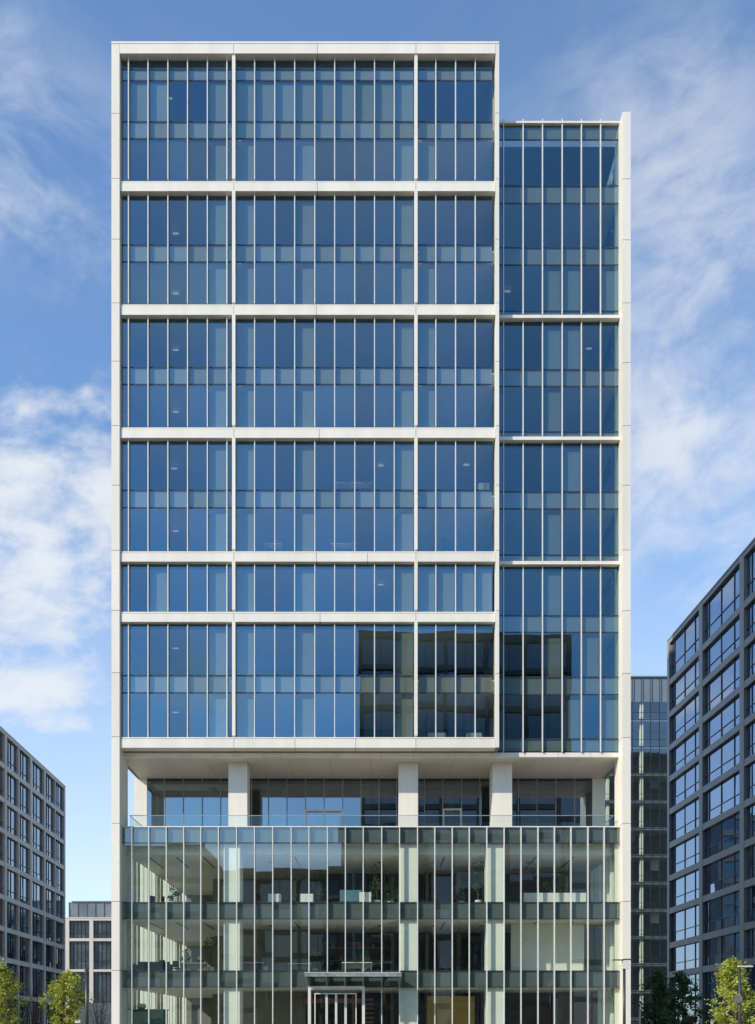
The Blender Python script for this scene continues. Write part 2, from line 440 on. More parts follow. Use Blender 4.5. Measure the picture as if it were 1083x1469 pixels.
mb = MB(); mb.box(X(716.6, 60.9), X(889.8, 60.9), 61.03, 61.2, Z(1081.2, 61.03), Z(1077.8, 61.03)); tp(mb, 'wing_sill', M['alu_dark'])

# --- upper floors behind the glass
XE = XR1 - .1
SL = [(Z(s[-1][1], GY), Z(s[-1][0], GY)) for (_, _, _, s) in ROWS if s] + [(Z(b[2], 60.1), Z(b[0], 60.1)) for b in BEAMS]
for z0, z1 in SL:
    mb = MB(); mb.box(XL0+.3, XE, GY+.30, 75, z0+.05, z1-.12)
    tp(mb, 'floor_slab', M['ceiling'])
for a, b in ((269, 290), (357.5, 379), (447, 456), (532.5, 553), (620.5, 631), (707.5, 729), (797.5, 809), (885.3, 906), (973.5, 995), (1061.5, 1081)):
    mb = MB(); mb.box(XE+.5, XW0-.1, WY+.25, 75, Z(b, WY)+.05, Z(a, WY)-.1)
    tp(mb, 'floor_slab', M['ceiling'])
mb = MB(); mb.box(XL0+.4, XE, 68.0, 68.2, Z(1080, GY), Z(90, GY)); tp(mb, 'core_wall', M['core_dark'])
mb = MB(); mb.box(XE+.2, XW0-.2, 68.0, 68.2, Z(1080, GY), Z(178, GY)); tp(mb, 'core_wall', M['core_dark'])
mb = MB(); mb.box(XE-.02, XE+.2, WY+.2, 75, Z(1080, GY), Z(90, GY)); tp(mb, 'party_wall', M['core_grey'])
# side, rear and roof
for (x0, x1, zt) in ((XL0+.02, XL0+.25, Z(66, 60)), (XW1-.25, XW1-.02, Z(168, 60))):
    mb = MB()
    zb = Z(1087, 61.2)+.02
    mb.box(x0+.06, x1-.06, 62.004, BACK, zb, zt, 0)
    zz = zb
    while zz < zt-.5:
        mb.box(x0, x1, 62.01, BACK-.01, zz, min(zz+.55, zt), 1); zz += 4.0
    yy = 64.0
    while yy < BACK: mb.box(x0-.02, x1+.02, yy-.05, yy+.05, zb+.01, zt-.01, 1); yy += 3.0
    tp(mb, 'side_wall', [M['ng_right'], M['white']])
mb = MB(); mb.box(XL0+.3, XR1, BACK-.3, BACK, 0, Z(66, 60)); mb.box(XR1+.003, XW1-.3, BACK-.3, BACK-.003, 0, Z(168, 60)); tp(mb, 'rear_wall', M['ng_right'])
mb = MB(); mb.box(XL0+.3, XR1-.1, 60.9, BACK-.31, Z(74, 60), Z(70, 60)); mb.box(XR1, XW0, 61.5, BACK-.31, Z(182, 60), Z(179, 60)); tp(mb, 'roof', M['roof'])
mb = MB(); mb.box(XR1-.3, XR1-.02, 60.96, BACK-.31, Z(182, 60), Z(66, 60)); tp(mb, 'side_wall', M['white'])

# --- terrace level
ZS = Z(1087.5, 61.2)                                    # soffit
ZF = Z(1184.5, 60.4)                                    # terrace floor
fx = [X(p, 61.2) for p in (173.6, 221, 276, 334.5, 378, 423, 485, 546, 593, 653, 705, 752.5, 800, 846, 890.3)]
mb = MB(); hsegmented(mb, fx, 60.97, 61.34, ZS, Z(1081.2, 61.2), .016)
tp(mb, 'fascia', [M['white'], M['joint']])
mb = MB()
ys = [61.345, 64.0, TY+.3]
sx = [fx[0]]+[fx[0]+(fx[-1]-fx[0])*i/12 for i in range(1, 12)]+[fx[-1]]
for a, b in zip(sx[:-1], sx[1:]):
    for c, d in zip(ys[:-1], ys[1:]):
        mb.box(a+.009, b-.009, c+.009, d-.009, ZS+.02, ZS+.06)
mb.box(fx[0]+.02, fx[-1]-.02, 61.36, TY+.29, ZS+.045, ZS+.30, 1)
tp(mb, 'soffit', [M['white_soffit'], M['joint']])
for (a, b, d) in ((327.5, 354.6, 1.3), (571.8, 599.6, 1.3), (706.6, 734.6, 1.7)):
    mb = MB(); x0, x1 = X(a, 62.2), X(b, 62.2)
    zm = Z(1141, 62.2)
    mb.box(x0, x1, 62.2, 62.2+d, ZF, ZS+.015)
    tp(mb, 'terrace_column', M['white'])
mb = MB(); mb.box(X(192.8, TY), X(211, TY), TY-.06, TY+2.5, ZF, ZS+.018); tp(mb, 'corner_pier', M['white'])
mb = MB(); mb.box(X(849.5, TY), X(867.5, TY), TY-.06, TY+2.5, ZF, ZS+.018); tp(mb, 'corner_pier', M['white'])
tm = [211.2, 236.2, 263, 290.3, 316.5, 341, 361, 385.2, 411.6, 438.4, 465, 491.6, 517.7, 543.6, 569, 594, 608.7, 635, 662, 688, 717, 743.2, 770, 797, 824, 849.3]
mb = MB()
for a, b in zip(tm[:-1], tm[1:]):
    pane(mb, X(a, TY), X(b, TY), TY, ZF, ZS, 0, .0005)
mb.box(X(211.2, TY), X(849.3, TY), TY-.04, TY+.03, ZS-.16, ZS+.01, 1)
mb.box(X(211.2, TY), X(849.3, TY), TY-.04, TY+.03, ZF, ZF+.12, 1)
tg = tp(mb, 'terrace_glazing', [M['glass_ter'], M['alu_dark']])
for t in tm[1:-1]: fin(tg, X(t, TY), TY-.09, TY-.041, ZF+.1, ZS-.02, .06, 'alu_mid')
def door(x0, x1, z1, leaves):
    mb = MB(); y0, y1 = TY-.15, TY-.095
    w = .14
    mb.box(x0, x0+w, y0, y1, ZF+.02, z1); mb.box(x1-w, x1, y0, y1, ZF+.02, z1); mb.box(x0+w, x1-w, y0, y1, z1-w, z1)
    for i in range(1, leaves):
        xm = x0+(x1-x0)*i/leaves; mb.box(xm-.07, xm+.07, y0+.003, y1-.003, ZF+.02, z1-w)
    d = tp(mb, 'terrace_door', M['alu'], tg)
    return d
door(X(437.5, TY), X(492.2, TY), Z(1162, TY), 2)
door(X(634.5, TY), X(662.5, TY), Z(1160.5, TY), 1)
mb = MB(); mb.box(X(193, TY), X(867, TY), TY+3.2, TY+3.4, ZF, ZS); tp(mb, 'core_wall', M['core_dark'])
for px in (300, 405, 520, 640, 760, 838):
    mb = MB(); mb.box(X(px, TY+2.4), X(px, TY+2.4)+.5, TY+2.3, TY+2.8, ZF, ZS); tp(mb, 'inner_column', M['core_grey'])
# balustrade
BY = 60.95
zb = Z(1170.3, BY)
mb = MB()
ex = [X(186, BY)]+[X(186, BY)+(X(880, BY)-X(186, BY))*i/18 for i in range(1, 19)]
for a, b in zip(ex[:-1], ex[1:]): mb.quad((a+.012, BY, ZF), (b-.012, BY, ZF), (b-.012, BY, zb), (a+.012, BY, zb))
for sx_ in (ex[0], ex[-1]):
    for c, d in ((BY+.02, 63.4), (63.43, 66.0)): mb.quad((sx_, c, ZF), (sx_, d, ZF), (sx_, d, zb), (sx_, c, zb))
bl = tp(mb, 'balustrade', M['glass_bal'])
mb = MB(); mb.box(ex[0]-.02, ex[-1]+.02, BY-.02, BY+.02, zb, zb+.035)
for sx_ in (ex[0], ex[-1]): mb.box(sx_-.02, sx_+.02, BY+.021, 66, zb, zb+.035)
tp(mb, 'handrail', M['alu_mid'], bl)
# terrace slab and edge
mb = MB(); mb.box(X(174.6, 60.4), X(889.6, 60.4), 60.55, 60.9, Z(1186.6, 60.55), ZF+.004); tp(mb, 'terrace_edge', M['white'])
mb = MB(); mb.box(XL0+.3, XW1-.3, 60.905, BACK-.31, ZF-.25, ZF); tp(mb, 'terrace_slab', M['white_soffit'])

# --- podium
PF = [174.6, 190.0, 214.3, 239.3, 264.3, 288.7, 314.0, 340.0, 365.6, 391.6, 418.0, 443.4, 469.8, 495.5, 521.0, 547.5, 573.0, 598.8, 623.5, 648.5, 672.9, 698.0, 722.8, 747.0, 771.3, 794.8, 818.5, 842.8, 866.0, 888.2]
pz = [Z(p, PY) for p in (1187, 1209.3, 1294.6, 1318, 1392.8, 1416)]     # descending levels
mb = MB()
levels = [(pz[1], pz[0]), (pz[2], pz[1]), (pz[3], pz[2]), (pz[4], pz[3]), (pz[5], pz[4]), (0.12, pz[5])]
for a, b in zip(PF[:-1], PF[1:]):
    for li, (z0, z1) in enumerate(levels):
        if li == 5 and 443 < (a+b)/2 < 521: continue                   # entrance opening
        pane(mb, X(a, PY), X(b, PY), PY, z0, z1, 0, .0012)
for z in pz[1:]: mb.box(X(PF[0], PY), X(PF[-1], PY), PY-.03, PY+.03, z-.028, z+.028, 1)
mb.box(X(PF[0], PY), X(443.4, PY), PY-.05, PY+.05, 0, .12, 1); mb.box(X(521, PY), X(PF[-1], PY), PY-.05, PY+.05, 0, .12, 1)
pg = tp(mb, 'podium_glazing', [M['glass_pod'], M['alu_dark']])
for p in PF[1:-1]:
    low = 0.0
    if p in (469.8, 495.5): low = pz[5]-.02
    fin(pg, X(p, PY), PY-.20, PY-.031, low, pz[0]-.004, .06)
for (z0, z1) in (levels[0], levels[2], levels[4]):
    mb = MB()
    for a, b in zip(PF[:-1], PF[1:]): mb.box(X(a, PY)+.03, X(b, PY)-.03, PY+.035, PY+.10, z0+.02, z1-.02)
    tp(mb, 'spandrel_panel', M['spandrel_pod'], pg)
# interior shell of the podium
PX0, PX1 = X(173.0, PY), X(889.5, PY)
FL = [0.02, pz[4]-.05, pz[2]-.05]                       # finished floors
CE = [pz[5]-.06, pz[3]-.06, pz[1]-.62]                  # ceilings
mb = MB(); mb.box(PX0+.2, PX1-.2, PY+.13, 84, pz[5]-.05, FL[1]); tp(mb, 'floor_slab', M['ceiling'])
mb = MB(); mb.box(PX0+.2, PX1-.2, PY+.13, 84, pz[3]-.05, FL[2]); tp(mb, 'floor_slab', M['ceiling'])
mb = MB(); mb.box(PX0+.2, PX1-.2, PY+.75, 84, CE[2], CE[2]+.2); mb.box(PX0+.2, PX1-.2, PY+.72, PY+.749, CE[2], pz[1]+.1); tp(mb, 'ceiling', M['ceiling'])
mb = MB(); mb.box(PX0+.2, PX1-.2, 60.75, 84, 0.004, FL[0]); tp(mb, 'lobby_floor', M['floor_in'])
for lev in (1, 2):
    mb = MB(); mb.box(PX0+.35, PX1-.35, PY+.16, 83.9, FL[lev]+.002, FL[lev]+.012); tp(mb, 'floor_finish', M['floor_in'])
# ceiling slots (dark linear grooves)
mb = MB()
for lev in (1, 2):
    for px0 in (205, 245, 285, 330, 420, 520, 640, 775, 830):
        x = X(px0, PY)
        mb.box(x-.05, x+.05, 62.2, 66.5, CE[lev]-.012, CE[lev]-.003)
    for px0 in (380, 465, 545, 625, 700, 770): 
        x = X(px0, PY); mb.box(x-.12, x+.12, 64.0, 64.24, CE[lev]-.05, CE[lev]-.003)
tp(mb, 'ceiling_slot', M['slot'])
# back walls, one per storey with a deeper left part
for lev in range(3):
    z0 = FL[lev]+.003; z1 = CE[lev]-.003
    x0 = X(300, 70)
    wl = [(x0, X(470, 70), 71.5, 71.7, 'core_grey'), (X(470, 70)+.003, PX1-2.6, 69.0, 69.2, 'core_dark'),
          (PX0+.3, x0-.003, 80, 80.2, 'core_grey'), (PX1-2.59, PX1-.3, 68.0, 68.2, 'core_grey')]
    for px in (505, 560, 610, 655, 690): wl.append((X(px, 69), X(px, 69)+.25, 68.6, 68.99, 'core_grey'))
    for (a, b, c, d_, mt) in wl:
        mb = MB(); mb.box(a, b, c, d_, z0, z1); tp(mb, 'core_wall', M[mt])
# lobby columns right behind the glass
for lev in range(3):
    for (a, b) in ((320.8, 345.2), (573.2, 599.2), (698.0, 724.0)):
        mb = MB(); y0 = PY+.20
        x0, x1 = X(a, y0), X(b, y0)
        ch = .06
        z0, z1 = FL[lev]+.002, (CE[lev] if lev < 2 else pz[1]) - .002
        n = len(mb.v)
        prof = [(x0+ch, y0), (x1-ch, y0), (x1, y0+ch), (x1, y0+1.2-ch), (x1-ch, y0+1.2), (x0+ch, y0+1.2), (x0, y0+1.2-ch), (x0, y0+ch)]
        for (px_, py_) in prof: mb.v += [(px_, py_, z0), (px_, py_, z1)]
        for i in range(8):
            j = (i+1) % 8
            mb.f.append((n+2*i, n+2*j, n+2*j+1, n+2*i+1)); mb.m.append(0)
        tp(mb, 'lobby_column', M['in_white'])
# glazed podium flanks with white mullion blades
for s, xx in ((1, PX0), (-1, PX1)):
    mb = MB(); g = MB()
    y = PY+.35
    while y < 83:
        mb.box(xx, xx+s*.28, y-.09, y+.09, 0, ZF-.26, 0)
        if int(y*10) % 3 == 0: mb.box(xx+s*.05, xx+s*.10, y+.1, y+1.0, 0.1, ZF-.27, 0)
        y += 1.15
    for z in (pz[2]-.5, pz[4]-.5): mb.box(xx+s*.02, xx+s*.2, PY+.05, 84, z-.4, z+.5, 1)
    for i in range(20): g.quad((xx+s*.14, PY+.1+i*1.15, 0), (xx+s*.14, PY+.1+(i+1)*1.15, 0), (xx+s*.14, PY+.1+(i+1)*1.15, ZF-.26), (xx+s*.14, PY+.1+i*1.15, ZF-.26))
    n = len(mb.v); mb.v += g.v; mb.f += [tuple(i+n for i in f) for f in g.f]; mb.m += [2]*len(g.f)
    tp(mb, 'podium_flank', [M['in_white'], M['spandrel_pod'], M['glass_pod']])
# interior partitions
def wall_part(name, mat, a, b, d, z0, z1, t=.12):
    mb = MB(); mb.box(X(a, d), X(b, d), d, d+t, z0, z1); return tp(mb, name, M[mat])
wall_part('partition', 'in_white', 733, 838, 63.0, FL[1]+.01, CE[1]-.01)
wall_part('partition', 'yellow', 613, 681, 64.5, FL[0]+.01, Z(1429, 64.5))
wall_part('partition', 'core_grey', 346, 440, 67.0, FL[1]+.01, CE[1]-.01)
wall_part('partition', 'core_grey', 346, 438, 66.5, FL[0]+.01, CE[0]-.01)
wall_part('partition', 'core_grey', 843, 872, 65.5, FL[1]+.01, CE[1]-.01)
wall_part('partition', 'core_grey', 842, 872, 66.0, FL[0]+.01, CE[0]-.01)
mb = MB()
mb.box(X(424, 66), X(521, 66), 65.9, 66.2, Z(1439, 66), Z(1432.5, 66))
for i in range(6): mb.box(X(522, 66), X(536, 66), 65.9, 66.2, Z(1434+i*6.5, 66)-.07, Z(1434+i*6.5, 66)+.07)
tp(mb, 'wood_slat_screen', M['wood'])
# ceiling lamps seen lit in the upper storeys
lamp_me = None
for (px, py) in ((243, 141), (250, 247), (252, 335), (252, 421), (252, 502), (252, 591), (250, 672), (252, 762), (252, 930), (252, 1022),
                 (545, 246), (545, 327), (545, 416), (546, 496), (546, 586), (546, 668), (546, 756), (546, 839),
                 (670, 243), (669, 326), (669, 416), (669, 495), (669, 585), (669, 667), (820, 242), (728, 418), (845, 500)):
    d = 63.0
    if lamp_me is None:
        lo = MB().box(-.19, .19, -.06, .06, -.025, .025).build('ceiling_lamp', M['lamp_on']); lamp_me = lo
    else: lo = lamp_me.copy(); col.objects.link(lo)
    lo.parent = tower; lo.location = Vector((X(px, d), d, Z(py, d))) - Vector(tower.location)

# --- entrance: portal, doors, canopy
EY = 59.9
x0, x1 = X(443.5, EY), X(521.5, EY)
zt = Z(1414.5, EY)
mb = MB()
mb.box(x0-.08, x0+.10, EY, PY+.1, 0, zt); mb.box(x1-.10, x1+.08, EY, PY+.1, 0, zt); mb.box(x0+.10, x1-.10, EY, PY+.1, zt-.22, zt)
po = tp(mb, 'entrance_portal', M['alu'])
def doorleaf(a, b, y):
    mb = MB(); w = .07; z1 = zt-.45
    mb.box(X(a, y), X(a, y)+w, y, y+.05, .02, z1); mb.box(X(b, y)-w, X(b, y), y, y+.05, .02, z1)
    mb.box(X(a, y)+w, X(b, y)-w, y, y+.05, z1-w, z1); mb.box(X(a, y)+w, X(b, y)-w, y, y+.05, .02, .22)
    mb.quad((X(a, y)+w, y+.025, .22), (X(b, y)-w, y+.025, .22), (X(b, y)-w, y+.025, z1-w), (X(a, y)+w, y+.025, z1-w), 1)
    tp(mb, 'door', [M['alu'], M['glass_pod']], po)
for a, b in ((451, 468.4), (468.6, 482), (482.2, 495.6), (495.8, 511.5)): doorleaf(a, b, EY+.15)
CY0 = 58.4
mb = MB(); zc = Z(1400.5, CY0)
mb.box(X(437.5, CY0), X(575.5, CY0), CY0, PY-.22, zc, zc+.10, 0)
ca = tp(mb, 'entrance_canopy', M['glass_ter'])
mb = MB(); mb.box(X(437.5, CY0)-.02, X(575.5, CY0)+.02, CY0-.04, CY0-.003, zc-.02, zc+.22); tp(mb, 'canopy_rim', M['rim'], ca)
mb = MB(); mb.box(X(437.5, CY0)-.03, X(575.5, CY0)+.03, CY0-.06, CY0+.02, zc+.222, zc+.255); tp(mb, 'canopy_rail', M['alu'], ca)
for p in (443.4, 469.8, 495.5, 521.0, 547.5, 573.0):
    mb = MB(); x = X(p, PY)
    n = len(mb.v)
    mb.v += [(x-.03, CY0+.05, zc-.06), (x-.03, PY-.22, zc-.75), (x-.03, PY-.22, zc-.004), (x-.03, CY0+.05, zc-.004),
             (x+.03, CY0+.05, zc-.06), (x+.03, PY-.22, zc-.75), (x+.03, PY-.22, zc-.004), (x+.03, CY0+.05, zc-.004)]
    for q in ((0,1,2,3),(7,6,5,4),(0,4,5,1),(1,5,6,2),(2,6,7,3),(3,7,4,0)): mb.f.append(tuple(n+i for i in q)); mb.m.append(0)
    tp(mb, 'canopy_bracket', M['alu_mid'], ca)

# ------------------------------------------------------------------ things inside the podium
def leaves(mb, c, rad, n, size, m=0, up=.3):
    for _ in range(n):
        while True:
            p = Vector((random.uniform(-1, 1), random.uniform(-1, 1), random.uniform(-1, 1)))
            if p.length < 1: break
        p = Vector((c[0]+p.x*rad[0], c[1]+p.y*rad[1], c[2]+p.z*rad[2]))
        leaf(mb, p, size*random.uniform(.6, 1.3), m)
def leaf(mb, p, s, m=0):
    a = Vector((random.gauss(0, 1), random.gauss(0, 1), random.gauss(0, .7))).normalized()
    b = a.cross(Vector((random.gauss(0, 1), random.gauss(0, 1), random.gauss(0, 1)))).normalized()
    q = a.cross(b)*.12*s
    mb.quad(p-a*s*.5, p+b*s*.3+q, p+a*s*.5, p-b*s*.3+q, m)

def plant(px, py_base, d, h, w, kind, label, potw=.45, poth=.5):
    x, z = X(px, d), py_base
    t = empty('potted_plant', (x, d, z)); tag(t, label, 'plant', 'potted plants inside the tower')
    mb = MB(); mb.tube([(0, 0, 0), (0, 0, poth)], [potw*.42, potw*.5], 10); mb.build('pot', M['pot_white'], t)
    mb = MB()
    for k in range(4):
        a = random.uniform(0, 6.28)
        mb.tube([(0, 0, poth-.05), (math.cos(a)*w*.12, math.sin(a)*w*.12, poth+(h-poth)*.5), (math.cos(a)*w*.3, math.sin(a)*w*.3, h*.9)], [.02, .015, .008], 5)
    mb.build('stem', M['bark'], t)
    mb = MB()
    if kind == 'tree': leaves(mb, (0, 0, h*.78), (w*.5, w*.5, h*.24), 170, .16)
    else:
        for _ in range(9):
            a = random.uniform(0, 6.28); rr = random.uniform(.1, .42)*w; zz = random.uniform(poth+.1, h)
            leaves(mb, (math.cos(a)*rr, math.sin(a)*rr, zz), (w*.17, w*.17, h*.1), 24, .17)
    mb.build('foliage', M['leaf_in'], t)
    return t
f1, f2 = FL[1]+.02, FL[2]+.02
plant(303, f1, 64.0, 2.5, 1.4, 'bush', 'bushy green plant in white pot just left of the first lobby column, middle podium floor')
plant(380, f1, 63.5, 2.6, 1.0, 'tree', 'slim dark ball-headed plant to the right of the first lobby column, middle podium floor')
plant(452, f1, 65.5, 2.5, 1.5, 'bush', 'broad dim plant left of the low white desk, above the entrance canopy')
plant(522, f1, 63.5, 1.7, .9, 'bush', 'short leafy plant at the right end of the white desk above the entrance canopy')
plant(270, f1, 66.0, 2.0, 1.2, 'bush', 'low leafy plant behind the grey sofa, left end of middle podium floor')
plant(541, f2, 63.0, 3.0, 1.3, 'bush', 'tall bright green plant left of the second lobby column, top podium floor')
plant(560, f2, 63.6, 2.5, 1.1, 'bush', 'shorter dark plant tucked beside the second lobby column, top podium floor')
plant(662, f2, 63.6, 2.2, .9, 'bush', 'thin plant in the middle bay, top podium floor, left of a taller leafy one')
plant(686, f2, 63.0, 3.2, 1.3, 'bush', 'tall leafy plant touching the third lobby column, top podium floor')
plant(806, f2, 63.8, 2.3, 1.2, 'bush', 'leafy plant over the right half of the long white planter, top podium floor')
plant(786, f2, 63.9, 1.8, 1.0, 'bush', 'low plant over the middle of the long white planter, top podium floor')
plant(452, f2, 64.5, 2.8, 1.5, 'bush', 'wide dark plant behind the white cabinets, left of the pale blue screen')
plant(417, f2, 64.8, 2.6, 1.3, 'bush', 'dark plant between the two white cabinets, top podium floor')
plant(250, f2, 66.0, 1.9, 1.2, 'bush', 'low dim plant at the left end of the top podium floor')

def furniture(name, label, cat, px, d, z, parts, group=None):
    t = empty(name, (X(px, d), d, z)); tag(t, label, cat, group)
    for (pn, mat, boxes) in parts:
        mb = MB()
        for b in boxes: mb.box(*b)
        mb.build(pn, M[mat], t)
    return t
def desk(px, d, z, w, label, top='in_white', h=.75):
    return furniture('desk', label, 'desk', px, d, z, [
        ('desk_top', top, [(-w/2, w/2, -.4, .4, h-.04, h)]),
        ('modesty_panel', 'alu_mid', [(-w/2+.1, w/2-.1, .2, .22, .35, h-.05)]),
        ('leg', 'alu_mid', [(-w/2+.05, -w/2+.1, -.3, .3, 0, h-.041)]),
        ('leg', 'alu_mid', [(w/2-.1, w/2-.05, -.3, .3, 0, h-.041)])], 'desks inside the tower')
def cabinet(px, d, z, w, h, label):
    return furniture('cabinet', label, 'cabinet', px, d, z, [
        ('carcass', 'in_white', [(-w/2, w/2, -.22, .22, .06, h)]),
        ('plinth', 'slot', [(-w/2+.04, w/2-.04, -.19, .19, 0, .059)]),
        ('door', 'pot_white', [(-w/2+.02, -.01, -.245, -.221, .09, h-.03)]),
        ('door', 'pot_white', [(.01, w/2-.02, -.245, -.221, .09, h-.03)])], 'white cabinets inside the tower')
desk(278, 63.5, f1, 1.8, 'white desk left of the bushy plant, left part of middle podium floor')
desk(512, 63.0, f1, 2.1, 'low white desk above the entrance canopy, middle podium floor')
desk(362, 62.9, f1, 1.5, 'small white desk under the ball-headed plant, beside the first lobby column')
desk(430, 64.0, f1, 1.6, 'grey topped desk left of the broad dim plant, above the canopy', 'pot_white')
cabinet(394, 62.6, f2, .85, .85, 'left one of two white cabinets, top podium floor, left of the dark plant')
cabinet(440, 62.6, f2, .9, .85, 'right one of two white cabinets, top podium floor, nearer the pale blue screen')
cabinet(524, 62.5, f2, .8, .95, 'single white cabinet under the pale blue screen, top podium floor')
cabinet(880-170, 62.9, f2-.0, .1+.7, .9, 'white cabinet in the shade of the third lobby column, top podium floor')
def chair(px, d, z, rz, label):
    t = furniture('office_chair', label, 'chair', px, d, z, [
        ('seat', 'black', [(-.24, .24, -.23, .23, .44, .52)]), ('backrest', 'black', [(-.22, .22, .2, .25, .58, 1.05)]),
        ('post', 'alu_mid', [(-.03, .03, -.03, .03, .06, .439)]), ('foot', 'alu_mid', [(-.28, .28, -.03, .03, .01, .059), (-.03, .03, -.28, -.031, .01, .059), (-.03, .03, .031, .28, .01, .059)]),
        ('back_bar', 'alu_mid', [(-.03, .03, .23, .27, .46, .579)])], 'office chairs inside the podium')
    t.rotation_euler = (0, 0, rz); return t
chair(236, 65.0, f1, 2.6, 'dark chair behind the right half of the grey sofa, middle podium floor')
chair(254, 65.4, f1, .6, 'dark chair between the grey sofa and the white desk, middle podium floor')
chair(288, 64.6, f1, 3.3, 'dark chair pulled up behind the white desk left of the bushy plant')
chair(500, 64.0, f1, 2.9, 'dark chair behind the low white desk above the entrance canopy')
chair(222, 64.6, f2, 1.0, 'dark chair at the left end of the top podium floor, nearest the corner')
chair(238, 65.2, f2, 2.2, 'dark chair beside the low dim plant, left end of the top podium floor')
chair(372, 64.2, f2, 3.0, 'dark chair to the left of the white cabinets, top podium floor')
chair(640, 64.2, f2, 2.7, 'dark chair in the middle bay of the top podium floor, left of the thin plant')
chair(640, 64.0, f1, 2.5, 'dark chair in the middle bay of the middle podium floor')
def upper_floor(py): return Z(py, GY)+.03
desk(491, 61.3, upper_floor(791), 1.5, 'white desk behind the tower glass, third bay window row below middle, just left of centre')
desk(392, 61.3, upper_floor(791), 1.2, 'white desk low behind the glass left of centre, two beams above the dark reflection')
cabinet(694, 61.2, upper_floor(703), .7, .75, 'white cabinet in the right-hand pane of the tower, three beams above the dark reflection')
cabinet(627, 61.2, upper_floor(1058), 1.2, .45, 'low white cabinet within the dark reflection, left one by the right post')
cabinet(680, 61.2, upper_floor(1058), 1.0, .45, 'low white cabinet within the dark reflection, right one by the tower edge')
desk(508, 61.3, upper_floor(703), 2.4, 'long white desk behind the centre panes, spandrel row three beams above the dark reflection')
plant(640, upper_floor(791), 61.6, 1.3, 1.2, 'bush', 'pale leafy plant behind the glass of the right bay, two beams above the dark reflection')
furniture('planter', 'long white planter box along the glass, right bay of top podium floor', 'planter', 795, 62.9, f2, [
    ('trough', 'pot_white', [(-2.1, 2.1, -.3, .3, .05, .95)]), ('plinth', 'slot', [(-2.0, 2.0, -.25, .25, 0, .049)])])
furniture('sofa', 'long dark grey sofa by the left end of the middle podium floor', 'sofa', 218, 63.2, f1, [
    ('seat', 'black', [(-1.1, 1.1, -.45, .4, .15, .45)]), ('backrest', 'black', [(-1.1, 1.1, .401, .6, .15, .85)]),
    ('arm', 'black', [(-1.3, -1.101, -.45, .6, .1, .65)]), ('arm', 'black', [(1.101, 1.3, -.45, .6, .1, .65)])])
furniture('display_screen', 'pale blue screen on a stand left of the tall green plant, top podium floor', 'screen', 503, 64.0, f2, [
    ('panel', 'screen', [(-.75, .75, -.03, .03, .55, 1.35)]), ('frame', 'slot', [(-.78, .78, .031, .06, .52, 1.38)]),
    ('stand', 'alu_mid', [(-.05, .05, -.02, .02, .05, .519), (-.3, .3, -.2, .2, 0, .049)])])
furniture('reception_kiosk', 'dark green counter in the lobby at the left foot of the tower', 'counter', 211, 62.6, FL[0]+.002, [
    ('front', 'green_paint', [(-1.2, 1.3, -.5, -.45, 0, Z(1448, 62.6)-.1)]), ('top', 'green_paint', [(-1.25, 1.35, -.55, .5, Z(1448, 62.6)-.099, Z(1448, 62.6)-.02)]),
    ('side', 'green_paint', [(-1.2, -1.15, -.449, .45, 0, Z(1448, 62.6)-.1)]), ('side', 'green_paint', [(1.25, 1.3, -.449, .45, 0, Z(1448, 62.6)-.1)])])
tb = empty('bowl', (X(203, 62.6), 62.6, Z(1448, 62.6)-.016)); tag(tb, 'round grey glass bowl standing on the dark green lobby counter', 'bowl')
mb = MB(); mb.tube([(0, 0, 0), (0, 0, .06), (0, 0, .16), (0, 0, .3), (0, 0, .36)], [.15, .24, .30, .29, .26], 16); mb.build('bowl_body', M['spandrel'], tb, True)
mb = MB(); mb.tube([(0, 0, .361), (0, 0, .39)], [.29, .29], 16); mb.build('rim', M['alu_mid'], tb)
furniture('shelving', 'dark open shelving behind the desk above the entrance canopy', 'shelving', 505, 67.5, f1, [
    ('upright', 'black', [(-2.4, -2.34, -.2, .2, 0, 3.0)]), ('upright', 'black', [(2.34, 2.4, -.2, .2, 0, 3.0)]),
    ('shelf', 'core_grey', [(-2.339, 2.339, -.2, .2, .9*k+.3, .9*k+.34) for k in range(3)]),
    ('box_row', 'wood', [(-2.2+k*.33, -2.2+k*.33+random.uniform(.12, .28), -.15, .15, .9*(k % 3)+.341, .9*(k % 3)+.6) for k in range(13)])])

